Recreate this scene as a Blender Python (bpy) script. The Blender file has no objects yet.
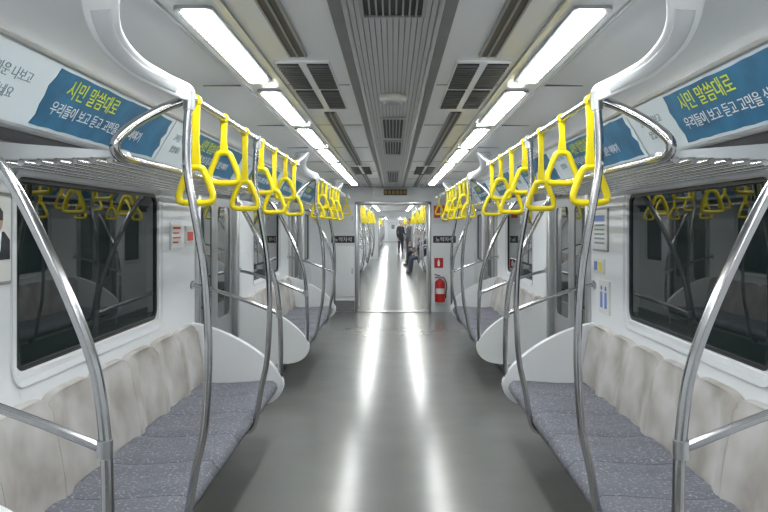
import bpy, bmesh, math, random
from mathutils import Vector, Matrix
random.seed(4)
C = bpy.context.scene.collection
PI = math.pi
SIDE = {-1: 'left', 1: 'right'}
ORD = ['first', 'second', 'third', 'fourth', 'fifth', 'sixth', 'seventh', 'eighth', 'ninth', 'tenth', 'eleventh', 'twelfth', 'thirteenth', 'fourteenth']
bpy.context.scene.view_settings.view_transform = 'Standard'

# ------------------------------------------------------------------ materials
def mat(name, col, rough=0.5, metal=0.0, var=0.06, scale=6.0, bump=0.0, bscale=80.0, emit=None, estr=0.0, spec=None, coat=0.0):
    m = bpy.data.materials.new(name); m.use_nodes = True
    nt = m.node_tree; b = nt.nodes['Principled BSDF']
    tc = nt.nodes.new('ShaderNodeTexCoord')
    nz = nt.nodes.new('ShaderNodeTexNoise'); nz.inputs['Scale'].default_value = scale; nz.inputs['Detail'].default_value = 4
    nt.links.new(tc.outputs['Object'], nz.inputs['Vector'])
    rp = nt.nodes.new('ShaderNodeValToRGB')
    rp.color_ramp.elements[0].position = 0.3; rp.color_ramp.elements[1].position = 0.7
    rp.color_ramp.elements[0].color = tuple(max(0, c*(1-var)) for c in col) + (1,)
    rp.color_ramp.elements[1].color = tuple(min(1, c*(1+var)) for c in col) + (1,)
    nt.links.new(nz.outputs['Fac'], rp.inputs['Fac'])
    nt.links.new(rp.outputs['Color'], b.inputs['Base Color'])
    b.inputs['Roughness'].default_value = rough; b.inputs['Metallic'].default_value = metal
    if spec is not None: b.inputs['Specular IOR Level'].default_value = spec
    if coat: b.inputs['Coat Weight'].default_value = coat; b.inputs['Coat Roughness'].default_value = 0.1
    if emit:
        b.inputs['Emission Color'].default_value = tuple(emit) + (1,); b.inputs['Emission Strength'].default_value = estr
    if bump:
        n2 = nt.nodes.new('ShaderNodeTexNoise'); n2.inputs['Scale'].default_value = bscale
        nt.links.new(tc.outputs['Object'], n2.inputs['Vector'])
        bp = nt.nodes.new('ShaderNodeBump'); bp.inputs['Strength'].default_value = bump; bp.inputs['Distance'].default_value = 0.01
        nt.links.new(n2.outputs['Fac'], bp.inputs['Height']); nt.links.new(bp.outputs['Normal'], b.inputs['Normal'])
    return m

def speckle(name, base, speck, rough=0.85, scale=130.0, thr=0.62, width=.05, bump=.12):
    m = mat(name, base, rough, var=0.10, scale=9, bump=bump, bscale=300)
    nt = m.node_tree; b = nt.nodes['Principled BSDF']
    src = b.inputs['Base Color'].links[0].from_socket
    tc = nt.nodes.new('ShaderNodeTexCoord')
    n = nt.nodes.new('ShaderNodeTexNoise'); n.inputs['Scale'].default_value = scale; n.inputs['Detail'].default_value = 2
    nt.links.new(tc.outputs['Object'], n.inputs['Vector'])
    r = nt.nodes.new('ShaderNodeValToRGB'); r.color_ramp.elements[0].position = thr; r.color_ramp.elements[1].position = thr+width
    nt.links.new(n.outputs['Fac'], r.inputs['Fac'])
    mx = nt.nodes.new('ShaderNodeMixRGB'); mx.inputs['Color2'].default_value = tuple(speck) + (1,)
    nt.links.new(r.outputs['Color'], mx.inputs['Fac']); nt.links.new(src, mx.inputs['Color1'])
    nt.links.new(mx.outputs['Color'], b.inputs['Base Color'])
    return m

M = {
 'floor': mat('floor_vinyl', (.185, .190, .180), .20, var=.05, scale=3, spec=.22),
 'wall': mat('wall_white', (.78, .80, .82), .35, var=.015, scale=2),
 'ceil': mat('ceiling_white', (.88, .89, .90), .25, var=.012, scale=2),
 'white': mat('white_plastic', (.80, .815, .83), .32, var=.015, scale=4),
 'frame': mat('window_frame_grey', (.64, .66, .68), .35, var=.02),
 'glass': mat('dark_glass', (.014, .022, .022), .014, var=.2, scale=1.5, spec=.5),
 'chrome': mat('brushed_steel', (.47, .47, .48), .17, 1.0, var=.04, scale=20),
 'steel': mat('satin_steel', (.50, .51, .52), .3, 1.0, var=.05, scale=10),
 'rackbar': mat('rack_steel', (.66, .665, .67), .2, 1.0, var=.05, scale=10),
 'alu': mat('grey_aluminium', (.33, .335, .34), .4, .4, var=.04, scale=8),
 'duct': mat('duct_grey', (.44, .445, .45), .4, .0, var=.03, scale=5),
 'beige': mat('detector_grey', (.55, .55, .52), .5, var=.03, scale=8),
 'dark': mat('dark_grille', (.02, .021, .023), .6, var=.1),
 'louvre': mat('louvre_grey', (.12, .122, .125), .5, var=.08),
 'mid': mat('mid_grey', (.20, .205, .21), .5, var=.06),
 'rack_shade': mat('rack_shade_grey', (.09, .092, .095), .6, var=.06),  # dark tone for the shade painted above the racks
 'bronze': mat('slot_brown', (.085, .07, .055), .5, var=.1),
 'yellow': mat('yellow_plastic', (.78, .64, .006), .3, var=.03, scale=20),
 'seat': speckle('seat_fabric', (.160, .165, .195), (.33, .34, .38), .9, 80, .56, .12),
 'back': speckle('backrest_fabric', (.37, .345, .315), (.55, .54, .53), .9, 4.2, .36, .32, .06),
 'shell': mat('seat_shell', (.66, .66, .65), .4, var=.03),
 'light': mat('light_diffuser', (.9, .9, .9), .5, emit=(.97, 1.0, 1.0), estr=30.0, var=.01),
 'adwhite': mat('poster_white', (.66, .73, .77), .45, var=.05, scale=3),
 'adblue': mat('poster_blue', (.020, .14, .27), .5, var=.28, scale=7),
 'tyellow': mat('print_yellow', (.72, .80, .05), .5, var=.02),
 'twhite': mat('print_white', (.85, .87, .89), .5, var=.02),
 'tgrey': mat('print_grey', (.20, .27, .32), .5, var=.02),
 'paper': mat('paper', (.72, .72, .70), .6, var=.04),
 'red': mat('red_paint', (.50, .014, .012), .35, var=.05),
 'redp': mat('red_print', (.60, .06, .045), .5, var=.05),
 'bluep': mat('blue_print', (.12, .20, .55), .5, var=.05),
 'black': mat('black_plastic', (.02, .02, .022), .45, var=.1),
 'amber': mat('amber_marks', (.60, .40, .10), .5, var=.05),
 'skin': mat('skin', (.48, .31, .23), .6, var=.05),
 'hair': mat('black_hair', (.018, .015, .013), .6, var=.1),
 'coat': mat('dark_cloth', (.03, .032, .04), .85, var=.15, scale=12),
 'jean': mat('navy_cloth', (.05, .06, .09), .85, var=.15, scale=12),
 'coat2': mat('grey_cloth', (.10, .10, .11), .85, var=.15, scale=12),
}

# ------------------------------------------------------------------ mesh helpers
def box(bm, x0, x1, y0, y1, z0, z1, bev=0.0, seg=2):
    xs, ys, zs = sorted((x0, x1)), sorted((y0, y1)), sorted((z0, z1))
    v = [bm.verts.new((x, y, z)) for x in xs for y in ys for z in zs]
    fs = [bm.faces.new([v[i] for i in q]) for q in ((0,1,3,2),(4,6,7,5),(0,4,5,1),(2,3,7,6),(0,2,6,4),(1,5,7,3))]
    if bev:
        es = list({e for f in fs for e in f.edges})
        bmesh.ops.bevel(bm, geom=es, offset=bev, segments=seg, affect='EDGES', profile=.5)

def cat(pts, k=6, closed=False):
    P = [Vector(p) for p in pts]; n = len(P); out = []
    rng = n if closed else n-1
    for i in range(rng):
        if closed: a, b, c, d = P[i-1], P[i], P[(i+1) % n], P[(i+2) % n]
        else: a, b, c, d = P[max(i-1, 0)], P[i], P[i+1], P[min(i+2, n-1)]
        for j in range(k):
            t = j/k
            out.append(.5*((2*b)+(c-a)*t+(2*a-5*b+4*c-d)*t*t+(3*b-a-3*c+d)*t**3))
    if not closed: out.append(P[-1])
    return out

def tube(bm, pts, r, n=10, closed=False, flat=None):
    P = [Vector(p) for p in pts]; N = len(P)
    rr = r if isinstance(r, (list, tuple)) else [r]*N
    T = []
    for i in range(N):
        if closed: t = P[(i+1) % N]-P[i-1]
        else: t = P[min(i+1, N-1)]-P[max(i-1, 0)]
        T.append(t.normalized())
    up = Vector(flat) if flat else (Vector((0, 0, 1)) if abs(T[0].z) < .9 else Vector((0, 1, 0)))
    rings = []; nrm = (up-T[0]*up.dot(T[0])).normalized()
    for i in range(N):
        if flat: nrm = (up-T[i]*up.dot(T[i])).normalized()
        else: nrm = (nrm-T[i]*nrm.dot(T[i])).normalized()
        bn = T[i].cross(nrm)
        rings.append([bm.verts.new(P[i]+(nrm*math.cos(2*PI*k/n)+bn*math.sin(2*PI*k/n))*rr[i]) for k in range(n)])
    for i in range(N if closed else N-1):
        a, b = rings[i], rings[(i+1) % N]
        for k in range(n): bm.faces.new((a[k], a[(k+1) % n], b[(k+1) % n], b[k]))
    if not closed:
        bm.faces.new(rings[0][::-1]); bm.faces.new(rings[-1])

def prism(bm, pts, a0, a1, axis='y', bev=0.0):
    def P(p, a):
        if axis == 'y': return (p[0], a, p[1])
        if axis == 'x': return (a, p[0], p[1])
        return (p[0], p[1], a)
    A = [bm.verts.new(P(p, a0)) for p in pts]; B = [bm.verts.new(P(p, a1)) for p in pts]
    n = len(pts); fs = [bm.faces.new(A[::-1]), bm.faces.new(B)]
    rim = list(fs[0].edges)+list(fs[1].edges)
    for i in range(n): bm.faces.new((A[i], A[(i+1) % n], B[(i+1) % n], B[i]))
    if bev: bmesh.ops.bevel(bm, geom=rim, offset=bev, segments=3, affect='EDGES', profile=.5)

def rrect(cx, cy, w, h, r, n=6):
    out = []
    for (sx, sy, a0) in ((1, 1, 0), (-1, 1, PI/2), (-1, -1, PI), (1, -1, 1.5*PI)):
        for k in range(n+1):
            a = a0+PI/2*k/n
            out.append((cx+sx*(w/2-r)+r*math.cos(a), cy+sy*(h/2-r)+r*math.sin(a)))
    return out

def ring(bm, outer, inner, a0, a1, axis='x', inner_front=None):
    def P(p, a):
        return (a, p[0], p[1]) if axis == 'x' else ((p[0], a, p[1]) if axis == 'y' else (p[0], p[1], a))
    L = [[bm.verts.new(P(p, a)) for p in pts] for pts, a in ((outer, a0), (inner, a0 if inner_front is None else inner_front), (inner, a1), (outer, a1))]
    n = len(outer)
    for j in range(4):
        A, B = L[j], L[(j+1) % 4]
        for i in range(n): bm.faces.new((A[i], A[(i+1) % n], B[(i+1) % n], B[i]))

def lathe(bm, prof, cx, cy, n=20, axis='z', c3=0):
    rings = []
    for (r, z) in prof:
        rr = []
        for k in range(n):
            a = 2*PI*k/n; p = (cx+r*math.cos(a), cy+r*math.sin(a), z)
            if axis == 'y': p = (cx+r*math.cos(a), z, cy+r*math.sin(a))
            rr.append(bm.verts.new(p))
        rings.append(rr)
    for i in range(len(rings)-1):
        for k in range(n): bm.faces.new((rings[i][k], rings[i][(k+1) % n], rings[i+1][(k+1) % n], rings[i+1][k]))
    bm.faces.new(rings[0][::-1]); bm.faces.new(rings[-1])

def obj(name, bm, m, parent=None, off=None, angle=38):
    bmesh.ops.recalc_face_normals(bm, faces=bm.faces[:])
    o3 = off
    if off is None and parent is not None:
        root = parent
        while root.parent: root = root.parent
        o3 = root.location
    if o3 is not None: bmesh.ops.translate(bm, verts=bm.verts[:], vec=-Vector(o3))
    me = bpy.data.meshes.new(name); bm.to_mesh(me); bm.free()
    for p in me.polygons: p.use_smooth = True
    me.set_sharp_from_angle(angle=math.radians(angle))
    me.materials.append(m)
    o = bpy.data.objects.new(name, me); C.objects.link(o)
    if parent is not None: o.parent = parent
    elif off is not None: o.location = off
    return o

def tag(o, label, cat_, group=None, kind=None):
    o['label'] = label; o['category'] = cat_
    if group: o['group'] = group
    if kind: o['kind'] = kind
    return o

def thing(name, label, cat_, loc=(0, 0, 0), group=None, kind=None):
    o = bpy.data.objects.new(name, None); C.objects.link(o); o.location = loc; o.empty_display_size = .1
    return tag(o, label, cat_, group, kind)

def struct(name, bm, m, label, cat_):
    return tag(obj(name, bm, m), label, cat_, kind='structure')

def dup(root, loc, label=None, group=None):
    r = root.copy(); C.objects.link(r); r.location = loc
    if label: r['label'] = label
    if group: r['group'] = group
    for ch in list(root.children):
        c = ch.copy(); C.objects.link(c); c.parent = r
        for g in list(ch.children):
            d = g.copy(); C.objects.link(d); d.parent = c
    return r

def merged(root, name, loc, label, cat_, group=None):
    bm = bmesh.new(); mats = []
    def walk(o):
        if o.type == 'MESH':
            m = o.data.materials[0]
            if m not in mats: mats.append(m)
            n0 = len(bm.faces); bm.from_mesh(o.data); bm.faces.ensure_lookup_table()
            for f in bm.faces[n0:]: f.material_index = mats.index(m)
        for c in o.children: walk(c)
    walk(root)
    me = bpy.data.meshes.new(name); bm.to_mesh(me); bm.free()
    for m in mats: me.materials.append(m)
    o = bpy.data.objects.new(name, me); C.objects.link(o); o.location = loc
    return tag(o, label, cat_, group)

def copy1(o, loc, label=None, group=None):
    c = o.copy(); C.objects.link(c); c.location = loc
    if label: c['label'] = label
    if group: c['group'] = group
    return c

def text_mesh(name, body, size, m, origin, U, V, parent, align='LEFT', ext=.0008, sx=1.0):
    cu = bpy.data.curves.new(name, 'FONT'); cu.body = body; cu.size = size; cu.extrude = ext; cu.align_x = align
    t = bpy.data.objects.new(name, cu); C.objects.link(t)
    bpy.context.view_layer.update()
    dg = bpy.context.evaluated_depsgraph_get()
    me = bpy.data.meshes.new_from_object(t.evaluated_get(dg))
    U = Vector(U).normalized(); V = Vector(V).normalized(); N = U.cross(V)
    root = parent
    while root.parent: root = root.parent
    o3 = Vector(origin)-root.location
    for v in me.vertices:
        c = v.co.copy(); v.co = o3+U*c.x*sx+V*c.y+N*c.z
    C.objects.unlink(t); bpy.data.objects.remove(t); bpy.data.curves.remove(cu)
    me.name = name; me.materials.clear(); me.materials.append(m)
    o = bpy.data.objects.new(name, me); C.objects.link(o); o.parent = parent
    return o

# ------------------------------------------------------------------ setting
Y0, YE = -3.0, 12.9
CAR2 = (13.9, 33.4); CAR3 = (34.4, 72.0)
CZ = 2.15
bm = bmesh.new(); box(bm, -1.46, 1.46, Y0, CAR3[1], -.06, 0)
struct('floor', bm, M['floor'], 'glossy grey vinyl floor running the length of the train', 'floor')

HALF = [(1.46, 1.79), (1.40, 1.79), (1.36, 1.81), (1.345, 1.835), (1.20, 2.08), (1.15, 2.11), (1.05, 2.13), (.90, 2.145), (.72, CZ)]
def ceiling(y0, y1, label):
    R = HALF; L = [(-x, z) for x, z in HALF]
    pts = R+L[::-1]+[(-1.46, 2.26), (1.46, 2.26)]
    b = bmesh.new(); prism(b, pts, y0, y1, 'y')
    struct('ceiling', b, M['ceil'], label, 'ceiling')
ceiling(Y0, YE, 'white ceiling of the near carriage with curved sides')
ceiling(*CAR2, 'white ceiling of the second carriage seen through the doorway')
ceiling(*CAR3, 'white ceiling of the farthest carriage')

OPEN = [('w', 2.79, 4.49), ('d', 5.33, 6.67), ('w', 7.54, 9.24), ('d', 10.08, 11.42), ('w', 11.85, 12.55)]
WZ0, WZ1 = .92, 1.675
for s in (-1, 1):
    b = bmesh.new(); y = Y0
    for k, a, e in OPEN:
        box(b, s*1.40, s*1.46, y, a, 0, 1.80)
        if k == 'w':
            box(b, s*1.40, s*1.46, a, e, 0, WZ0); box(b, s*1.40, s*1.46, a, e, WZ1, 1.80)
        y = e
    box(b, s*1.40, s*1.46, y, YE, 0, 1.80)
    struct('wall_'+SIDE[s], b, M['wall'], 'white %s side wall of the near carriage' % SIDE[s], 'wall')
    for (a, e), nm in ((CAR2, 'second'), (CAR3, 'farthest')):
        b = bmesh.new(); box(b, s*1.40, s*1.46, a, e, 0, 1.80)
        struct('wall_'+SIDE[s], b, M['wall'], 'white %s side wall of the %s carriage' % (SIDE[s], nm), 'wall')

def end_wall(name, y0, y1, label):
    b = bmesh.new()
    box(b, -1.40, -.62, y0, y1, 0, CZ); box(b, .62, 1.40, y0, y1, 0, CZ); box(b, -.62, .62, y0, y1, 1.86, CZ)
    struct(name, b, M['wall'], label, 'wall')
end_wall('wall_far', YE, YE+.08, 'white end wall around the open gangway doorway')
end_wall('wall_far', CAR2[0]-.08, CAR2[0], 'end wall of the second carriage behind the gangway')
end_wall('wall_far', CAR2[1], CAR2[1]+.08, 'far end wall of the second carriage')
end_wall('wall_far', CAR3[0]-.08, CAR3[0], 'near end wall of the farthest carriage')
b = bmesh.new(); box(b, -1.40, 1.40, Y0-.06, Y0, 0, CZ)
struct('wall_back', b, M['wall'], 'white wall closing the carriage behind the camera', 'wall')
b = bmesh.new(); box(b, -1.40, 1.40, CAR3[1], CAR3[1]+.06, 0, CZ)
struct('wall_far', b, M['wall'], 'white wall at the very end of the train', 'wall')
tn = 1
def trim(b, m, label):
    global tn
    o = struct('trim_%d' % tn, b, m, label, 'trim'); tn += 1; return o
for ya, yb, nm in ((YE+.08, CAR2[0]-.08, 'first'), (CAR2[1]+.08, CAR3[0]-.08, 'second')):
    b = bmesh.new(); n = 8
    for i in range(n):
        a = ya+(yb-ya)*i/n; e = ya+(yb-ya)*(i+1)/n; d = .02 if i % 2 else 0
        for s in (-1, 1): box(b, s*(.66+d), s*.78, a, e, 0, 2.0)
        box(b, -.66, .66, a, e, 1.92+d, 2.02)
    trim(b, M['frame'], 'grey bellows lining the %s gangway between carriages' % nm)
for y, nm in ((YE-.015, 'near'), (CAR2[1]-.015, 'far')):
    b = bmesh.new()
    for s in (-1, 1): box(b, s*.60, s*.655, y, y+.12, 0, 1.90, .006)
    box(b, -.655, .655, y, y+.12, 1.845, 1.90, .006)
    trim(b, M['steel'], 'steel frame around the %s gangway doorway' % nm)
b = bmesh.new(); box(b, -.62, .62, YE-.06, YE+.1, 0, .012, .004)
trim(b, M['steel'], 'steel threshold plate on the floor of the gangway doorway')
for s in (-1, 1):
    b = bmesh.new()
    for (x, z, r) in ((1.195, 2.078, .012), (1.338, 1.832, .012)): tube(b, [(s*x, Y0+.01, z), (s*x, YE-.01, z)], r, 8)
    trim(b, M['steel'], 'thin steel rails edging the %s advertising cove' % SIDE[s])
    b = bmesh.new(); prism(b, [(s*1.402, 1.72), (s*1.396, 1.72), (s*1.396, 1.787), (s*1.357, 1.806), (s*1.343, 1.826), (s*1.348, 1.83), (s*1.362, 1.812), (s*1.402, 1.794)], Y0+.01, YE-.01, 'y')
    trim(b, M['rack_shade'], 'dark grey strip painted as shade behind the %s luggage racks' % SIDE[s])  # shadow between the rack bars, put in as a dark strip over the wall
    b = bmesh.new(); box(b, s*.505, s*.52, Y0+.01, YE-.01, CZ-.012, CZ+.02); box(b, s*.70, s*.712, Y0+.01, YE-.01, CZ-.012, CZ+.02)
    trim(b, M['steel'], 'thin steel strips either side of the %s ceiling lights' % SIDE[s])
    b = bmesh.new(); box(b, s*.150, s*.195, Y0+.01, YE-.01, CZ-.006, CZ+.02)
    trim(b, M['mid'], 'dark grey strip on the %s edge of the ceiling duct' % SIDE[s])
    bs = bmesh.new(); box(bs, s*1.375, s*1.40, Y0+.01, YE-.01, 0, .09)
    tag(obj('baseboard_'+SIDE[s], bs, M['mid']), 'dark grey skirting along the %s wall' % SIDE[s], 'baseboard', kind='structure')
    b = bmesh.new()
    for k in range(11):
        y = 2.145+1.41*(k-3)
        if y > YE: break
        box(b, s*.205, s*.50, y-.003, y+.003, CZ-.003, CZ+.02)
        box(b, s*.715, s*.90, y-.003, y+.003, CZ-.008, CZ+.02)
    trim(b, M['mid'], 'thin panel joints across the %s half of the ceiling' % SIDE[s])
b = bmesh.new(); box(b, -.34, .34, YE-.02, YE+.001, 1.99, 2.145, .005)
trim(b, M['wall'], 'white panel above the gangway doorway')

# windows and doors
wn = 1; dn = 1
for s in (-1, 1):
    for k, a, e in OPEN:
        yc = (a+e)/2; w = e-a
        if k == 'w':
            zc = (WZ0+WZ1)/2; h = WZ1-WZ0
            t = thing('window_%d' % wn, 'dark window with rounded grey frame in the %s wall' % SIDE[s], 'window', (s*1.40, yc, WZ0), kind='structure'); wn += 1
            b = bmesh.new(); ring(b, rrect(yc, zc-.012, w+.10, h+.075, .10), rrect(yc, zc, w-.02, h-.02, .06), s*1.392, s*1.43, 'x', s*1.412)
            obj('window_frame', b, M['frame'], t)
            b = bmesh.new(); ring(b, rrect(yc, zc, w-.015, h-.015, .065), rrect(yc, zc, w-.05, h-.05, .05), s*1.41, s*1.428, 'x')
            obj('rubber_seal', b, M['black'], t)
            b = bmesh.new(); prism(b, rrect(yc, zc, w-.04, h-.04, .05), s*1.420, s*1.44, 'x')
            obj('pane', b, M['glass'], t)
        else:
            t = thing('door_%d' % dn, 'double sliding steel door in the %s wall' % SIDE[s], 'door', (s*1.40, yc, 0), kind='structure'); dn += 1
            b = bmesh.new()
            for q in (a, e): box(b, s*1.37, s*1.45, q-.035, q+.035, 0, 1.80, .008)
            box(b, s*1.37, s*1.45, a-.035, e+.035, 1.74, 1.80, .008)
            obj('door_frame', b, M['steel'], t)
            for q in (-1, 1):
                y0, y1 = (a+.02, yc-.004) if q < 0 else (yc+.004, e-.02)
                b = bmesh.new(); ring(b, rrect((y0+y1)/2, .875, y1-y0, 1.74, .01), rrect((y0+y1)/2, 1.18, .46, .92, .06), s*1.425, s*1.455, 'x')
                lf = obj('door_leaf', b, M['alu'], t)
                b = bmesh.new(); prism(b, rrect((y0+y1)/2, 1.18, .47, .93, .06), s*1.432, s*1.45, 'x')
                obj('pane', b, M['glass'], lf)
t = thing('door_%d' % dn, 'pale grey door with small window at the very end of the train', 'door', (0, CAR3[1], 0), kind='structure')
b = bmesh.new(); ring(b, rrect(0, .95, 1.0, 1.88, .03), rrect(0, 1.40, .30, .40, .05), CAR3[1]-.04, CAR3[1]-.002, 'y'); lf = obj('door_leaf', b, M['frame'], t)
b = bmesh.new(); prism(b, rrect(0, 1.40, .31, .41, .05), CAR3[1]-.03, CAR3[1]-.004, 'y'); obj('pane', b, M['mid'], lf)

# ------------------------------------------------------------------ ceiling fittings
t0 = thing('duct_cover', 'long fluted grey air duct cover along the middle of the ceiling', 'duct', (0, Y0, CZ-.02))
b = bmesh.new(); n = 14
for i in range(n):
    x0 = -.135+.27*i/n
    box(b, x0+.0018, x0+.27/n-.0018, Y0+.02, YE-.02, CZ-.018, CZ-.004)
obj('fluted_panel', b, M['duct'], t0)
b = bmesh.new(); box(b, -.148, .148, Y0+.02, YE-.02, CZ-.012, CZ+.01); obj('backing', b, M['mid'], t0)
for s in (-1, 1):
    b = bmesh.new(); box(b, s*.135, s*.152, Y0+.02, YE-.02, CZ-.022, CZ, .004); obj('side_rail', b, M['steel'], t0)
def grille(label, y0, y1, x):
    t = thing('air_grille', label, 'vent', (0, (y0+y1)/2, CZ-.03))
    b = bmesh.new(); box(b, -x, x, y0, y1, CZ-.024, CZ-.0185); obj('backing', b, M['dark'], t)
    b = bmesh.new(); ring(b, rrect(0, (y0+y1)/2, 2*x+.02, y1-y0+.02, .01), rrect(0, (y0+y1)/2, 2*x-.005, y1-y0-.01, .008), CZ-.030, CZ-.0185, 'z'); obj('frame', b, M['alu'], t)
    b = bmesh.new(); k = int(x*2/.020)
    for i in range(1, k): 
        xx = -x+2*x*i/k; box(b, xx-.0025, xx+.0025, y0, y1, CZ-.029, CZ-.022)
    obj('slat', b, M['alu'], t)
grille('wide dark grille in the ceiling duct nearest the camera', 1.5, 2.3, .09)
grille('narrow dark ceiling duct grille just beyond the round detector', 4.5, 5.5, .065)
grille('narrow dark ceiling duct grille second beyond the detector', 5.7, 6.7, .065)
grille('narrow dark ceiling duct grille nearest the end wall', 9.0, 11.0, .065)
t = thing('smoke_detector', 'round grey detector dome on the middle of the ceiling duct', 'detector', (0, 3.75, CZ-.06))
b = bmesh.new(); lathe(b, [(.066, CZ-.015), (.068, CZ-.035), (.058, CZ-.048)], 0, 3.75, 24); obj('base_ring', b, M['beige'], t)
b = bmesh.new(); lathe(b, [(.046, CZ-.046), (.043, CZ-.058), (.03, CZ-.066), (.01, CZ-.068)], 0, 3.75, 24); obj('dome', b, M['alu'], t)

for vi, (ya, yb) in enumerate(((3.03, 4.26), (8.35, 9.58))):
    for s in (-1, 1):
        t = thing('ceiling_vent', 'louvred air vent of four dark panels, %s pair, %s of the duct' % (['near', 'far'][vi], SIDE[s]), 'vent', (s*.36, (ya+yb)/2, CZ-.02), 'louvred ceiling vents')
        b = bmesh.new(); box(b, s*.258, s*.482, ya, yb, CZ-.008, CZ+.01, .003); obj('frame', b, M['ceil'], t)
        for cx in (.309, .431):
            for q in range(2):
                y0 = ya+.03+q*(yb-ya-.03)/2; y1 = y0+(yb-ya)/2-.075
                b = bmesh.new(); box(b, s*(cx-.044), s*(cx+.044), y0, y1, CZ-.012, CZ-.006); p = obj('vent_panel', b, M['dark'], t)
                b = bmesh.new(); k = 11
                for i in range(k):
                    yy = y0+(y1-y0)*(i+.5)/k; box(b, s*(cx-.044), s*(cx+.044), yy-.009, yy+.009, CZ-.017, CZ-.010)
                obj('louvre', b, M['louvre'], p)
for si, (ya, yb) in enumerate(((-2.0, 2.93), (4.4, 8.2), (9.7, 12.75))):
    for s in (-1, 1):
        t = thing('air_slot', '%s brown linear air slot in the %s half of the ceiling' % (['nearest', 'middle', 'farthest'][si], SIDE[s]), 'vent', (s*.37, (ya+yb)/2, CZ-.02), 'linear air slots')
        b = bmesh.new(); box(b, s*.343, s*.397, ya, yb, CZ-.010, CZ+.01); obj('slot', b, M['bronze'], t)
        b = bmesh.new()
        for x in (.339, .370, .401): box(b, s*(x-.004), s*(x+.004), ya, yb, CZ-.014, CZ+.01)
        obj('slot_edge', b, M['alu'], t)

# lights
def make_light():
    t = thing('ceiling_light', '', 'ceiling light', (0, 0, CZ-.02))
    b = bmesh.new(); ring(b, rrect(0, 0, .120, 1.16, .02), rrect(0, 0, .090, 1.11, .015), CZ-.012, CZ+.01, 'z'); obj('frame', b, M['alu'], t)
    b = bmesh.new(); box(b, -.041, .041, -.55, .55, CZ-.024, CZ+.005, .010, 3); obj('diffuser', b, M['light'], t)
    return t
L0 = make_light(); used = False; fl = None
cars = [('near', [2.85+1.41*i for i in range(-3, 7)]), ('second', [14.9+1.41*i for i in range(13)]), ('farthest', [35.4+1.41*i for i in range(26)])]
for nm, ys in cars:
    for s in (-1, 1):
        vis = 0
        for i, y in enumerate(ys):
            loc = (s*.61, y, CZ-.02)
            if nm == 'near':
                if y+.6 < 2.2: lab = 'glowing ceiling light strip behind the camera in the near carriage'; g = 'light strips behind the camera'
                else: lab = '%s glowing strip light from the front in the %s ceiling row' % (ORD[vis], SIDE[s]); vis += 1; g = 'strip lights of the near carriage'
                if not used: L0.location = loc; L0['label'] = lab; L0['group'] = g; used = True
                else: dup(L0, loc, lab, g)
            else:
                lab = 'small glowing strip light on the %s carriage ceiling' % nm; g = 'strip lights of the %s carriage' % nm
                if fl is None: fl = merged(L0, 'ceiling_light', loc, lab, 'ceiling light', g)
                else: copy1(fl, loc, lab, g)

# ------------------------------------------------------------------ benches
PW = .44
def cushion_bm(s, yc):
    prof = [(1.30, .335), (.85, .325), (.805, .34), (.787, .375), (.795, .41), (.825, .432), (.90, .432), (1.0, .424), (1.12, .416), (1.22, .416), (1.30, .425)]
    b = bmesh.new(); rows = []; N = 10
    for j in range(N+1):
        v = -1+2*j/N; yy = yc+v*(PW/2-.003); e = abs(v)
        dz = -.010*(1-v*v)-(.018 if e > .99 else (.003 if e > .75 else 0))
        dx = .010 if e > .99 else 0
        rows.append([b.verts.new((s*(x+(dx if x < .82 else 0)), yy, z+(dz if z > .40 else 0))) for x, z in prof])
    n = len(prof)
    for j in range(N):
        for i in range(n): b.faces.new((rows[j][i], rows[j][(i+1) % n], rows[j+1][(i+1) % n], rows[j+1][i]))
    b.faces.new(rows[0]); b.faces.new(rows[-1][::-1]); return b
def back_bm(s, yc):
    prof = [(1.268, .41), (1.275, .48), (1.292, .58), (1.312, .68), (1.333, .755), (1.346, .79), (1.362, .808), (1.382, .814), (1.396, .814), (1.396, .41)]
    b = bmesh.new(); rows = []; N = 12
    for j in range(N+1):
        v = -1+2*j/N; yy = yc+v*(PW/2-.002); e = abs(v)
        dx = .044*(1-v*v)**1.0+(.020 if e > .99 else 0)
        dz = -.026*e**5
        rows.append([b.verts.new((s*(x+(dx*(1 if z < .7 else .6) if x < 1.35 else 0)), yy, z+(dz if z > .78 else 0))) for x, z in prof])
    n = len(prof)
    for j in range(N):
        for i in range(n): b.faces.new((rows[j][i], rows[j][(i+1) % n], rows[j+1][(i+1) % n], rows[j+1][i]))
    b.faces.new(rows[0]); b.faces.new(rows[-1][::-1]); return b
def make_bench(s, yc, n, label, group):
    t = thing('bench_seat', label, 'bench', (s*1.1, yc, 0), group)
    for i in range(n):
        y = yc+(i-(n-1)/2)*PW
        obj('seat_cushion', cushion_bm(s, y), M['seat'], t, angle=50)
        obj('backrest', back_bm(s, y), M['back'], t, angle=50)
    hl = n*PW/2
    b = bmesh.new(); box(b, s*.86, s*1.397, yc-hl, yc+hl, .285, .33, .01); obj('seat_pan', b, M['shell'], t)
    b = bmesh.new(); box(b, s*1.12, s*1.37, yc-hl+.1, yc+hl-.1, .0, .285, .01); obj('heater_box', b, M['alu'], t)
    return t

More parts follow.
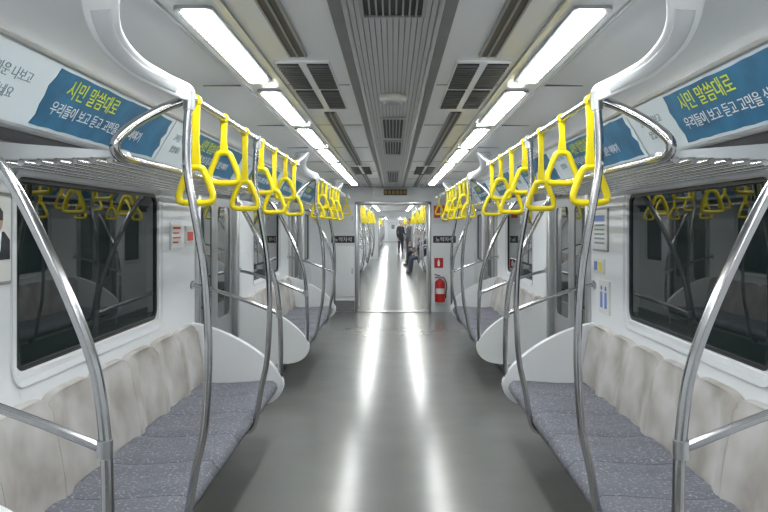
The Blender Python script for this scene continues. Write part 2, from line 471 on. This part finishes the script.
def make_partition(s, y, label, group):
    t = thing('end_partition', label, 'partition', (s*1.1, y, .2), group)
    out = [(1.398, .81), (1.3, .79), (1.15, .735), (1.0, .655), (.88, .565), (.80, .48), (.762, .415), (.758, .37), (.785, .305), (.86, .255), (.97, .235), (1.15, .232), (1.398, .235)]
    pts = [(s*p.x, p.y) for p in cat([(a, c, 0) for a, c in out], 4)]
    b = bmesh.new(); prism(b, pts, y-.032, y+.032, 'y', .014); obj('panel', b, M['white'], t)
    path = cat([(s*x, y, z) for x, z in ((.785, .40), (.778, .6), (.780, .75), (.787, .9), (.814, 1.087), (.883, 1.278), (.992, 1.51), (1.074, 1.647), (1.17, 1.75), (1.28, 1.81), (1.365, 1.83))], 6)
    b = bmesh.new(); tube(b, path, .017, 12); obj('grab_pole', b, M['chrome'], t)
    b = bmesh.new(); tube(b, cat([(s*.787, y, .87), (s*1.0, y, .955), (s*1.25, y, 1.04), (s*1.40, y, 1.075)], 5), .014, 10); obj('cross_bar', b, M['chrome'], t)
    b = bmesh.new(); tube(b, [(s*1.385, y, 1.07), (s*1.40, y, 1.075)], .03, 14); obj('wall_fitting', b, M['steel'], t)
    b = bmesh.new(); tube(b, [(s*.787, y, .845), (s*.787, y, .895)], .022, 12); obj('pole_fitting', b, M['steel'], t)
    return t

def make_pole(s, y, label, group):
    t = thing('grab_pole', label, 'pole', (s*.79, y, .3), group)
    path = cat([(s*x, y, z) for x, z in ((.84, .31), (.80, .33), (.774, .40), (.748, .555), (.716, .71), (.702, .9), (.700, 1.08), (.716, 1.32), (.755, 1.55), (.778, 1.68), (.782, 1.80), (.772, 1.96))], 6)
    b = bmesh.new(); tube(b, path, .016, 12); obj('tube', b, M['chrome'], t)
    b = bmesh.new(); tube(b, [(s*.772, y, 1.92), (s*.770, y, 1.99)], .023, 12); obj('collar', b, M['steel'], t)
    return t

RX, RZ = .77, 1.97
ARM = [((.882, 2.10, 2.145), (.755, 2.10, 2.152)), ((.896, 2.18, 2.079), (.792, 2.18, 2.093)), ((.900, 2.30, 2.026), (.816, 2.30, 2.057)),
       ((.872, 2.45, 1.983), (.812, 2.45, 2.027)), ((.833, 2.63, 1.964), (.790, 2.63, 2.018)), ((.785, 2.80, 1.950), (.767, 2.80, 2.015)), ((.775, 2.86, 1.962), (.765, 2.86, 2.003))]
def arm_bm(s, y0, mir, wf=1.0, h=.011, lo=0, hi=None):
    O = cat([a for a, c in ARM], 6); I = cat([c for a, c in ARM], 6); b = bmesh.new(); rings = []
    O = [Vector((s*p.x, y0+mir*(p.y-2.84), p.z)) for p in O]; I = [Vector((s*p.x, y0+mir*(p.y-2.84), p.z)) for p in I]
    n = len(O); hi = n if hi is None else hi
    for i in range(lo, hi):
        m = (O[i]+I[i])/2; W = (O[i]-I[i])/2*.95
        j0, j1 = max(i-1, 0), min(i+1, n-1)
        T = ((O[j1]+I[j1])-(O[j0]+I[j0])).normalized(); Nn = T.cross(W).normalized()*h
        rr = []
        for k in range(16):
            a = 2*PI*k/16; ca, sa = math.cos(a), math.sin(a)
            ca = math.copysign(abs(ca)**.35, ca); sa = math.copysign(abs(sa)**.35, sa)
            rr.append(b.verts.new(m+W*ca*wf+Nn*sa))
        rings.append(rr)
    for i in range(len(rings)-1):
        for k in range(16): b.faces.new((rings[i][k], rings[i][(k+1) % 16], rings[i+1][(k+1) % 16], rings[i+1][k]))
    b.faces.new(rings[0]); b.faces.new(rings[-1][::-1]); return b
RL = 3.2
def make_rail(s, y, label, group, L=RL, flange=False):
    t = thing('grip_rail', label, 'rail', (s*RX, y, RZ), group)
    b = bmesh.new(); tube(b, [(s*RX, y, RZ), (s*RX, y+L, RZ)], .016, 12); obj('rail_tube', b, M['chrome'], t)
    for q, mir in ((y, 1),) if flange else ((y, 1), (y+L, -1)):
        a = obj('support_arm', arm_bm(s, q, mir), M['white'], t, angle=60)
        obj('inset_panel', arm_bm(s, q, mir, .62, .0135, 4, 28), M['frame'], a, angle=60)
    if flange:
        b = bmesh.new(); lathe(b, [(.035, y+L-.015), (.035, y+L)], s*RX, RZ, 16, 'y'); obj('wall_flange', b, M['steel'], t)
    return t
def make_rack(s, y, label, group, L=2.35):
    t = thing('luggage_rack', label, 'rack', (s*1.15, y, 1.70), group)
    a, e = y-.22, y+L
    path = cat([(s*x, yy, z) for x, yy, z in ((.800, y-.03, 1.945), (.85, y-.10, 1.905), (.915, y-.20, 1.835), (.950, y-.27, 1.77), (.950, y-.24, 1.724), (.936, y-.08, 1.715), (.93, y+.2, 1.715))], 7)+[Vector((s*.93, y+1.2, 1.715)), Vector((s*.93, e-.03, 1.715))]
    b = bmesh.new(); tube(b, path, .018, 12); obj('front_tube', b, M['chrome'], t)
    b = bmesh.new()
    for i in range(7):
        x = .99+i*.062; z = 1.710-i*.0015; tube(b, [(s*x, a, z), (s*x, e, z)], .0125, 10)
    obj('rack_bars', b, M['rackbar'], t)
    for yy in (a+.03, (a+e)/2, e-.03):
        b = bmesh.new(); pts = [(s*.925, 1.722), (s*.935, 1.740), (s*1.15, 1.757), (s*1.385, 1.775), (s*1.392, 1.765), (s*1.392, 1.712), (s*1.3, 1.716), (s*1.1, 1.720)]
        prism(b, pts, yy-.018, yy+.018, 'y', .003); obj('bracket', b, M['frame'], t)
    return t

def make_strap(long):
    t = thing('strap_handle', '', 'strap handle', (0, 0, 0), 'x')
    top = -.25 if long else -.145
    b = bmesh.new(); lathe(b, [(.0155, -.014), (.020, -.014), (.023, -.009), (.023, .009), (.020, .014), (.0155, .014)], 0, 0, 16, 'y')
    obj('rail_loop', b, M['yellow'], t, off=(0, 0, 0))
    b = bmesh.new()
    A = [(-.016, -.020), (.016, -.020), (.012, top*.6), (.015, top-.004), (.021, top-.016), (-.021, top-.016), (-.015, top-.004), (-.012, top*.6)]
    prism(b, A, -.008, .008, 'y', .003); obj('strap', b, M['yellow'], t, off=(0, 0, 0))
    b = bmesh.new()
    P = cat([(x, 0, top+z) for x, z in ((-.020, -.014), (.020, -.014), (.038, -.042), (.058, -.092), (.066, -.122), (.056, -.146), (.0, -.150), (-.056, -.146), (-.066, -.122), (-.058, -.092), (-.038, -.042))], 5, True)
    tube(b, P, .0138, 10, True, flat=(0, 1, 0)); obj('ring', b, M['yellow'], t, off=(0, 0, 0))
    return t

BAYS = [2.05, 6.80]; names = ['near', 'middle']
for s in (-1, 1):
    sd = SIDE[s]; bench = part = pole = rail = rack = None
    for bi, y0 in enumerate(BAYS):
        nm = names[bi]; yc = y0+1.575; ry = y0+.79
        lb = '%s blue-grey seven-place bench along the %s wall' % (nm, sd)
        if bi == 0:
            bench = make_bench(s, yc, 7, lb, 'bench seats of the near carriage')
            part = make_partition(s, y0, 'white end panel with curved chrome pole, front end of near %s bench' % sd, 'bench end panels')
            pole = make_pole(s, ry, 'bowed chrome grab pole nearest the camera, front of near %s bench' % sd, 'bowed grab poles')
            rail = make_rail(s, ry, 'chrome overhead rail with white arms above near %s bench' % sd, 'overhead rails')
            rack = make_rack(s, ry, 'chrome luggage rack above the nearest %s window' % sd, 'luggage racks')
        else:
            d = y0-BAYS[0]; mv = lambda o: (o.location.x, o.location.y+d, o.location.z)
            dup(bench, mv(bench), lb)
            dup(part, mv(part), 'white end panel with curved chrome pole, front end of middle %s bench' % sd)
            dup(pole, mv(pole), 'bowed chrome grab pole at the front of middle %s bench' % sd)
            dup(rail, mv(rail), 'chrome overhead rail with white arms above middle %s bench' % sd)
            dup(rack, mv(rack), 'chrome luggage rack above the middle %s window' % sd)
        dup(part, (part.location.x, y0+3.15, .2), 'white end panel with curved chrome pole, door end of %s %s bench' % (nm, sd))
        dup(pole, (pole.location.x, y0+2.2, .3), 'bowed chrome grab pole, second along the %s %s bench' % (nm, sd))
    make_rail(s, 12.3, 'short overhead rail with one white arm ending at the %s end wall' % sd, 'overhead rails', YE-12.3, True)
    far = {}
    def fput(src, key, name, loc, lab, cat_, g):
        if key not in far: far[key] = merged(src, name, loc, lab, cat_, g)
        else: copy1(far[key], loc, lab, g)
    for nm, starts in (('second', [16.9, 21.65, 26.4]), ('farthest', [37.4, 42.15, 46.9, 51.65, 56.4, 61.15])):
        for y0 in starts:
            fput(bench, 'b', 'bench_seat', (bench.location.x, y0+1.575, 0), 'small distant blue-grey bench on the %s of the %s carriage' % (sd, nm), 'bench', '%s benches of the %s carriage' % (sd, nm))
            for yy in (y0, y0+3.15):
                fput(part, 'p', 'end_partition', (part.location.x, yy, .2), 'distant white end panel with chrome pole, %s of the %s carriage' % (sd, nm), 'partition', '%s end panels of the %s carriage' % (sd, nm))
            fput(rail, 'r', 'grip_rail', (s*RX, y0+.79, RZ), 'distant chrome overhead rail on the %s of the %s carriage' % (sd, nm), 'rail', '%s rails of the %s carriage' % (sd, nm))
            for yy in (y0+.79, y0+2.2):
                fput(pole, 'g', 'grab_pole', (pole.location.x, yy, .3), 'distant bowed chrome grab pole on the %s of the %s carriage' % (sd, nm), 'pole', '%s grab poles of the %s carriage' % (sd, nm))
            if nm == 'second':
                fput(rack, 'k', 'luggage_rack', (rack.location.x, y0+.79, 1.70), 'distant chrome luggage rack on the %s of the second carriage' % sd, 'rack', '%s luggage racks of the second carriage' % sd)

# strap handles
SL = make_strap(True); SS = make_strap(False); usedL = usedS = False; fs = {}
def put(o, loc, lab, g):
    global usedL, usedS
    if o is SL and not usedL: usedL = True; o.location = loc; o['label'] = lab; o['group'] = g
    elif o is SS and not usedS: usedS = True; o.location = loc; o['label'] = lab; o['group'] = g
    else: dup(o, loc, lab, g)
for s in (-1, 1):
    sd = SIDE[s]
    for ry, nm in ((2.84, 'near'), (7.59, 'middle')):
        for k in range(7):
            o = SL if k % 2 == 0 else SS
            lab = '%s yellow strap handle, %s from the front on the %s %s rail' % ('long' if k % 2 == 0 else 'short', ORD[k], nm, sd)
            put(o, (s*RX, ry+.09+.485*k, RZ), lab, 'yellow strap handles')
    put(SS, (s*RX, 12.45, RZ), 'short yellow strap handle on the short rail at the %s end wall' % sd, 'yellow strap handles')
    for nm, starts in (('second', [16.9, 21.65, 26.4]), ('farthest', [37.4, 42.15, 46.9])):
        for y0 in starts:
            for k in range(7):
                o = SL if k % 2 == 0 else SS; ln = 'long' if k % 2 == 0 else 'short'
                lab = 'tiny distant %s yellow strap handle, %s rail of %s carriage' % (ln, sd, nm); g = '%s yellow straps on the %s of the %s carriage' % (ln, sd, nm)
                loc = (s*RX, y0+.88+.485*k, RZ)
                if ln not in fs: fs[ln] = merged(o, 'strap_handle', loc, lab, 'strap handle', g)
                else: copy1(fs[ln], loc, lab, g)

# ------------------------------------------------------------------ advertisements
AL = 1.95
def make_ad(s, y0, label):
    U = Vector((0, -s, 0)); V = Vector((-s*.145, 0, .245)); VH = V.length; V.normalize(); N = U.cross(V)
    O = Vector((s*1.345, y0, 1.835))+N*.004+V*.014
    H = VH-.028
    P = lambda u, v, h: O+U*u+V*v+N*h
    t = thing('advertisement', label, 'advertisement', tuple(O), 'advertisements above the racks')
    def slab(pts, h0, h1):
        b = bmesh.new(); A = [b.verts.new(P(u, v, h0)) for u, v in pts]; B = [b.verts.new(P(u, v, h1)) for u, v in pts]; n = len(pts)
        b.faces.new(A[::-1]); b.faces.new(B)
        for i in range(n): b.faces.new((A[i], A[(i+1) % n], B[(i+1) % n], B[i]))
        return b
    obj('sheet', slab([(0, 0), (AL, 0), (AL, H), (0, H)], 0, .004), M['adwhite'], t)
    rnd = random.Random(7); pts = []
    u0, u1, v0, v1 = .52, AL-.05, .014, H-.010
    for i in range(18): pts.append((u0+(u1-u0)*i/18, v0+rnd.uniform(-.003, .004)))
    for i in range(6): pts.append((u1+rnd.uniform(-.02, .02), v0+(v1-v0)*i/6))
    for i in range(18): pts.append((u1-(u1-u0)*i/18, v1+rnd.uniform(-.004, .003)))
    for i in range(6): pts.append((u0+rnd.uniform(-.02, .02), v1-(v1-v0)*i/6))
    bl = obj('printed_panel', slab(pts, .004, .006), M['adblue'], t)
    text_mesh('lettering', '시민 말씀대로', .088, M['tyellow'], P(.65, .157, .0075), U, V, bl)
    text_mesh('lettering', '우리들이 보고 듣고 고민을 실은 이야기', .062, M['twhite'], P(.60, .075, .0075), U, V, bl)
    text_mesh('lettering', '고마운 나보고', .05, M['tgrey'], P(.10, .15, .005), U, V, t)
    text_mesh('lettering', '싶었네요', .05, M['tgrey'], P(.14, .08, .005), U, V, t)
    return t
for s in (-1, 1):
    A0 = make_ad(s, 2.2 if s < 0 else 3.88, 'blue and white advertising banner with yellow heading, nearest on the %s' % SIDE[s])
    for k in range(1, 5):
        dup(A0, (A0.location.x, A0.location.y+1.97*k, A0.location.z), 'blue and white advertising banner, %s along the %s wall' % (ORD[k], SIDE[s]))

# ------------------------------------------------------------------ notices on the walls
def plate(name, label, cat_, s, y0, y1, z0, z1, m, fr=None, group=None):
    t = thing(name, label, cat_, (s*1.40, (y0+y1)/2, z0), group)
    b = bmesh.new(); prism(b, rrect((y0+y1)/2, (z0+z1)/2, y1-y0, z1-z0, .012), s*1.390, s*1.399, 'x'); obj('backing', b, fr or m, t)
    b = bmesh.new(); prism(b, rrect((y0+y1)/2, (z0+z1)/2, y1-y0-.025, z1-z0-.025, .006), s*1.387, s*1.395, 'x'); sh = obj('sheet', b, m, t)
    return t, sh
def bars(t, s, rows, m, nm='print'):
    b = bmesh.new()
    for (y0, y1, z0, z1) in rows: box(b, s*1.385, s*1.392, y0, y1, z0, z1)
    obj(nm, b, m, t)
t, sh = plate('framed_poster', 'framed poster of a person in dark suit beside the nearest left window', 'poster', -1, 2.36, 2.735, 1.27, 1.60, M['paper'], M['alu'])
def flat(pts, m, nm, x): 
    b = bmesh.new(); prism(b, pts, -x, -x-.006, 'x'); obj(nm, b, m, sh)
flat([(2.56, 1.36), (2.71, 1.36), (2.71, 1.43), (2.67, 1.46), (2.60, 1.46), (2.56, 1.43)], M['coat'], 'printed_suit', 1.384)
flat([(2.62, 1.46), (2.65, 1.46), (2.64, 1.39), (2.63, 1.39)], M['twhite'], 'printed_shirt', 1.3825)
flat([(2.635+.026*math.cos(a), 1.50+.037*math.sin(a)) for a in [2*PI*k/16 for k in range(16)]], M['skin'], 'printed_face', 1.3835)
flat([(2.609, 1.50), (2.661, 1.50), (2.661, 1.53), (2.635, 1.55), (2.609, 1.53)], M['hair'], 'printed_hair', 1.3832)
t, sh = plate('notice', 'white notice plate left of the red-printed sign by the left door', 'notice', -1, 4.69, 4.93, 1.33, 1.51, M['paper'], M['frame'])
bars(t, -1, [(4.73, 4.89, 1.46, 1.475), (4.73, 4.86, 1.43, 1.44), (4.73, 4.89, 1.40, 1.41), (4.73, 4.84, 1.37, 1.38)], M['redp'])
t, sh = plate('notice', 'small red-printed sign beside the left door frame', 'notice', -1, 5.03, 5.23, 1.36, 1.48, M['paper'])
bars(t, -1, [(5.06, 5.20, 1.38, 1.44)], M['redp'])
t, sh = plate('notice', 'tall framed grey notice on right wall beside the door', 'notice', 1, 4.86, 5.22, 1.31, 1.60, M['paper'], M['alu'])
bars(t, 1, [(4.92, 5.16, 1.51, 1.55)], M['bluep'])
bars(t, 1, [(4.92, 5.16, 1.36+.03*k, 1.372+.03*k) for k in range(5)], M['tgrey'])
t, sh = plate('sticker', 'small yellow and blue sticker under the tall right notice', 'sticker', 1, 4.95, 5.2, 1.16, 1.26, M['paper'])
bars(t, 1, [(4.98, 5.06, 1.18, 1.24)], M['yellow']); bars(t, 1, [(5.09, 5.17, 1.18, 1.24)], M['bluep'], 'blue_print')
t, sh = plate('sticker', 'tall white sticker with blue figures, lowest by the right door', 'sticker', 1, 4.82, 5.06, .90, 1.12, M['paper'])
b = bmesh.new()
for q in (4.89, 4.99):
    lathe_pts = [(q+.016*math.cos(a), 1.07+.016*math.sin(a)) for a in [2*PI*k/12 for k in range(12)]]
    prism(b, lathe_pts, 1.384, 1.392, 'x'); prism(b, [(q-.025, .94), (q-.018, 1.045), (q+.018, 1.045), (q+.025, .94)], 1.384, 1.392, 'x')
obj('pictogram', b, M['bluep'], t)

# end wall fittings
def eplate(name, label, cat_, x0, x1, z0, z1, m, y=YE, th=.012):
    t = thing(name, label, cat_, ((x0+x1)/2, y, z0))
    b = bmesh.new(); prism(b, rrect((x0+x1)/2, (z0+z1)/2, x1-x0, z1-z0, .01), y-th, y-.001, 'y'); obj('plate', b, m, t)
    return t
for s in (-1, 1):
    x0, x1 = (-1.06, -.66) if s < 0 else (.69, 1.08)
    t = eplate('sign', 'dark strip sign with white lettering on the %s of the end wall' % SIDE[s], 'sign', x0, x1, 1.19, 1.31, M['black'])
    text_mesh('lettering', '노약자석', .085, M['twhite'], ((x0+x1)/2, YE-.0135, 1.218), (1, 0, 0), (0, 0, 1), t, 'CENTER')
t = eplate('destination_display', 'small dark sign with amber characters above the gangway doorway', 'sign', -.16, .24, 2.01, 2.11, M['black'], YE-.02)
b = bmesh.new()
for k in range(6):
    x = -.125+k*.066
    ring(b, rrect(x, 2.06, .044, .056, .012), rrect(x, 2.06, .022, .034, .006), YE-.036, YE-.03, 'y')
    box(b, x-.02, x+.02, YE-.036, YE-.03, 2.056, 2.064)
obj('characters', b, M['amber'], t)
t = thing('cabinet_door', 'white equipment cabinet door left of the gangway doorway', 'cabinet', (-.88, YE, .25))
b = bmesh.new(); prism(b, rrect(-.87, .70, .42, .86, .02), YE-.02, YE-.001, 'y', .004); dd = obj('door', b, M['white'], t)
b = bmesh.new(); box(b, -.71, -.69, YE-.035, YE-.018, .66, .76, .004); obj('handle', b, M['steel'], dd)
t = thing('cabinet_door', 'white upper hatch above the strip sign left of the doorway', 'cabinet', (-.88, YE, 1.36))
b = bmesh.new(); prism(b, rrect(-.87, 1.62, .42, .46, .02), YE-.02, YE-.001, 'y', .004); dd = obj('door', b, M['white'], t)
b = bmesh.new(); box(b, -.71, -.69, YE-.035, YE-.018, 1.58, 1.66, .004); obj('handle', b, M['steel'], dd)
t = eplate('kick_plate', 'dark grey kick plate at the foot of the left end wall', 'plate', -1.08, -.66, .01, .20, M['mid'])
t = eplate('notice', 'white notice with red heading at top right of doorway', 'notice', .68, .96, 1.52, 1.86, M['paper'])
b = bmesh.new(); box(b, .70, .81, YE-.016, YE-.010, 1.62, 1.83); box(b, .84, .94, YE-.016, YE-.010, 1.70, 1.83); obj('red_print', b, M['redp'], t)
b = bmesh.new()
for k in range(3): box(b, .84, .94, YE-.016, YE-.010, 1.56+.04*k, 1.58+.04*k)
obj('text_lines', b, M['tgrey'], t)
t = eplate('sign', 'small red fire sign above the extinguisher', 'sign', .71, .86, .76, .93, M['red'])
b = bmesh.new(); prism(b, rrect(.785, .835, .04, .09, .012), YE-.016, YE-.010, 'y'); box(b, .775, .795, YE-.016, YE-.01, .88, .905); obj('pictogram', b, M['twhite'], t)
ex, ey = .80, YE-.11
t = thing('fire_extinguisher', 'red fire extinguisher mounted low on the end wall right of doorway', 'extinguisher', (ex, ey, .18))
b = bmesh.new(); lathe(b, [(.07, .18), (.085, .19), (.088, .22), (.088, .50), (.08, .535), (.05, .56), (.022, .575), (.022, .585)], ex, ey, 20); obj('cylinder', b, M['red'], t)
b = bmesh.new(); lathe(b, [(.024, .583), (.024, .61), (.014, .615), (.014, .63)], ex, ey, 14); obj('valve', b, M['steel'], t)
b = bmesh.new(); tube(b, [(ex+.01, ey, .625), (ex-.09, ey, .655)], .009, 8); obj('lever', b, M['black'], t)
b = bmesh.new(); tube(b, [(ex+.01, ey, .605), (ex-.085, ey, .60)], .008, 8); obj('lever', b, M['black'], t)
b = bmesh.new(); tube(b, cat([(ex+.015, ey, .605), (ex+.08, ey-.01, .58), (ex+.115, ey-.02, .47), (ex+.10, ey-.02, .33), (ex+.097, ey-.02, .25)], 5), .009, 8); obj('hose', b, M['black'], t)
b = bmesh.new()
pts = [(ex+.0895*math.cos(a), ey+.0895*math.sin(a)) for a in [-PI*.8+PI*.6*k/10 for k in range(11)]]
for i in range(10):
    (xa, ya), (xb, yb) = pts[i], pts[i+1]
    b.faces.new([b.verts.new((xa, ya, .33)), b.verts.new((xb, yb, .33)), b.verts.new((xb, yb, .42)), b.verts.new((xa, ya, .42))])
bmesh.ops.remove_doubles(b, verts=b.verts[:], dist=.0001)
obj('label_sticker', b, M['paper'], t)
b = bmesh.new(); box(b, ex-.09, ex+.09, YE-.02, YE-.001, .17, .62, .005); box(b, ex-.085, ex+.085, ey-.08, YE-.002, .160, .18, .004); obj('bracket', b, M['frame'], t)

# ------------------------------------------------------------------ people in the carriage beyond
def person(label, loc, rz, J, E, top, bottom, head, bag=None):
    me = bpy.data.meshes.new('person'); me.from_pydata([j[:3] for j in J], E, []); me.update()
    o = bpy.data.objects.new('person', me); C.objects.link(o)
    sk = o.modifiers.new('s', 'SKIN'); sub = o.modifiers.new('d', 'SUBSURF'); sub.levels = 1; sub.render_levels = 1
    for i, j in enumerate(J):
        d = me.skin_vertices[0].data[i]; d.radius = (j[3], j[3]); d.use_root = (i == 0)
    bpy.context.view_layer.update()
    m2 = bpy.data.meshes.new_from_object(o.evaluated_get(bpy.context.evaluated_depsgraph_get()))
    b = bmesh.new(); b.from_mesh(m2)
    tags = {'top': 0, 'leg': 1, 'skin': 2, 'shoe': 3}
    for f in b.faces:
        c = f.calc_center_median(); best = min(J, key=lambda j: (Vector(j[:3])-c).length-j[3]*.3); f.material_index = tags[best[4]]
    hx, hy, hz, fy = head
    n0 = len(b.faces)
    H, W = 14, 18; rows = []
    for i in range(1, H):
        th = PI*i/H; row = []
        for k in range(W):
            a = 2*PI*k/W; x = math.sin(th)*math.cos(a)*.078; y = math.sin(th)*math.sin(a)*.095; z = math.cos(th)*.118
            if z < 0: x *= 1+z*2.2; y *= 1+z*.9
            p = Vector((x, y, z))
            if y < 0 and abs(x) < .02 and -.045 < z < .02: p.y -= .02*(1-abs(x)/.02)
            if y < 0 and .02 < abs(x) < .05 and 0 < z < .035: p.y += .008
            if y < 0 and abs(x) < .03 and -.075 < z < -.055: p.y -= .006
            row.append(b.verts.new((hx+p.x, hy+p.y, hz+p.z)))
        rows.append(row)
    for i in range(len(rows)-1):
        for k in range(W): b.faces.new((rows[i][k], rows[i][(k+1) % W], rows[i+1][(k+1) % W], rows[i+1][k]))
    b.faces.new(rows[0]); b.faces.new(rows[-1][::-1])
    for sx in (-1, 1): tube(b, [(hx+sx*.074, hy+.01, hz-.025), (hx+sx*.084, hy+.015, hz), (hx+sx*.082, hy+.012, hz+.025)], [.008, .013, .009], 6)
    for j in J:
        if len(j) > 5:
            hd = Vector(j[5]).normalized(); sd = Vector((0, 1, 0)) if abs(hd.y) < .8 else Vector((1, 0, 0))
            c = Vector(j[:3])
            for q, ln in zip((-1.5, -.5, .5, 1.5), (.07, .08, .075, .06)):
                tube(b, [c+sd*q*.016, c+sd*q*.018+hd*ln*.7, c+sd*q*.018+hd*(ln+.02)+Vector((0, -.01, 0))], [.010, .009, .006], 6)
            tube(b, [c-hd*.02-sd*.02, c+hd*.02-sd*.05, c+hd*.05-sd*.055], [.011, .010, .007], 6)
    b.faces.ensure_lookup_table()
    for f in b.faces[n0:]: f.material_index = 2
    bmesh.ops.recalc_face_normals(b, faces=b.faces[:])
    m3 = bpy.data.meshes.new('person'); b.to_mesh(m3); b.free()
    for p in m3.polygons: p.use_smooth = True
    for m in (top, bottom, M['skin'], M['black']): m3.materials.append(m)
    bpy.data.objects.remove(o)
    o = bpy.data.objects.new('person', m3); C.objects.link(o); o.location = loc; o.rotation_euler = (0, 0, rz)
    tag(o, label, 'person')
    b = bmesh.new(); rows = []
    for i in range(0, 9):
        th = .02+PI*.62*i/8
        rows.append([])
        for k in range(18):
            a = 2*PI*k/18; front = math.sin(a) < -.2
            t2 = min(th, PI*.30) if front else th
            rows[-1].append(b.verts.new((hx+math.sin(t2)*math.cos(a)*.086, hy+.006+math.sin(t2)*math.sin(a)*.102, hz+.008+math.cos(t2)*.124)))
    for i in range(8):
        for k in range(18): b.faces.new((rows[i][k], rows[i][(k+1) % 18], rows[i+1][(k+1) % 18], rows[i+1][k]))
    b.faces.new(rows[0]); bmesh.ops.remove_doubles(b, verts=b.verts[:], dist=.0005)
    obj('hair', b, M['hair'], o, off=(0, 0, 0))
    return o
def standing(arm=0.0):
    J = [(0, 0, .95, .135, 'leg'), (0, .005, 1.12, .13, 'top'), (0, .0, 1.30, .15, 'top'), (0, .01, 1.42, .10, 'top'), (0, 0, 1.50, .055, 'skin'), (0, -.005, 1.56, .05, 'skin')]
    E = [(0, 1), (1, 2), (2, 3), (3, 4), (4, 5)]
    for sx in (-1, 1):
        n = len(J)
        up = arm if sx > 0 else 0
        J += [(sx*.17, .01, 1.395, .070, 'top'), (sx*.215, .03, 1.12, .055, 'top'), (sx*.22, -.04-.1*up, .90+.12*up, .042, 'top'), (sx*.22, -.06-.14*up, .82+.12*up, .034, 'skin', (0, -.15, -1))]
        E += [(3, n), (n, n+1), (n+1, n+2), (n+2, n+3)]
        n = len(J)
        J += [(sx*.09, 0, .86, .105, 'leg'), (sx*.10, -.01, .49, .078, 'leg'), (sx*.105, .02, .11, .06, 'leg'), (sx*.107, .01, .055, .05, 'shoe'), (sx*.115, -.15, .04, .038, 'shoe')]
        E += [(0, n), (n, n+1), (n+1, n+2), (n+2, n+3), (n+3, n+4)]
    return J, E
def seated(knee=.11):
    J = [(0, .0, .54, .135, 'leg'), (0, .01, .70, .125, 'top'), (0, .0, .88, .14, 'top'), (0, -.01, 1.0, .09, 'top'), (0, -.03, 1.08, .055, 'skin'), (0, -.045, 1.14, .05, 'skin')]
    E = [(0, 1), (1, 2), (2, 3), (3, 4), (4, 5)]
    for sx in (-1, 1):
        n = len(J)
        J += [(sx*.17, 0, .975, .065, 'top'), (sx*.21, -.04, .72, .052, 'top'), (sx*.12, -.25, .64, .040, 'top'), (sx*.08, -.31, .63, .034, 'skin', (-sx*.4, -1, -.1))]
        E += [(3, n), (n, n+1), (n+1, n+2), (n+2, n+3)]
        n = len(J)
        J += [(sx*.09, -.06, .53, .095, 'leg'), (sx*knee, -.44, .50, .075, 'leg'), (sx*knee, -.46, .11, .052, 'leg'), (sx*knee, -.47, .055, .048, 'shoe'), (sx*(knee+.01), -.62, .04, .038, 'shoe')]
        E += [(0, n), (n, n+1), (n+1, n+2), (n+2, n+3), (n+3, n+4)]
    return J, E
J, E = standing(1.0)
person('person in dark coat standing farthest away in the aisle', (.42, 41.0, 0), .5, J, E, M['coat'], M['coat'], (0, -.01, 1.66, 0))
J, E = standing(0)
person('person in grey jacket standing close to the right benches of the second carriage', (.66, 30.4, 0), -1.2, J, E, M['coat2'], M['jean'], (0, -.01, 1.66, 0))
J, E = seated(.14)
person('person in grey jacket seated farther along the right benches of the second carriage', (1.0, 27.9, 0), -PI/2, J, E, M['coat2'], M['coat'], (0, -.055, 1.24, 0))
J, E = seated()
person('person in dark top and navy trousers seated nearest beyond the doorway', (1.0, 23.2, 0), -PI/2+.15, J, E, M['coat'], M['jean'], (0, -.055, 1.24, 0))

# ------------------------------------------------------------------ camera, world
cam = bpy.data.cameras.new('camera'); co = bpy.data.objects.new('camera', cam); C.objects.link(co)
co.location = (0, 0, 1.48); co.rotation_euler = (PI/2, 0, 0)
cam.sensor_width = 36; cam.lens = 36*750/768; cam.shift_x = -9/768; cam.shift_y = -30/768
cam.clip_start = .05; cam.clip_end = 200
bpy.context.scene.camera = co
w = bpy.data.worlds.new('world'); bpy.context.scene.world = w; w.use_nodes = True
w.node_tree.nodes['Background'].inputs['Color'].default_value = (.02, .022, .025, 1)
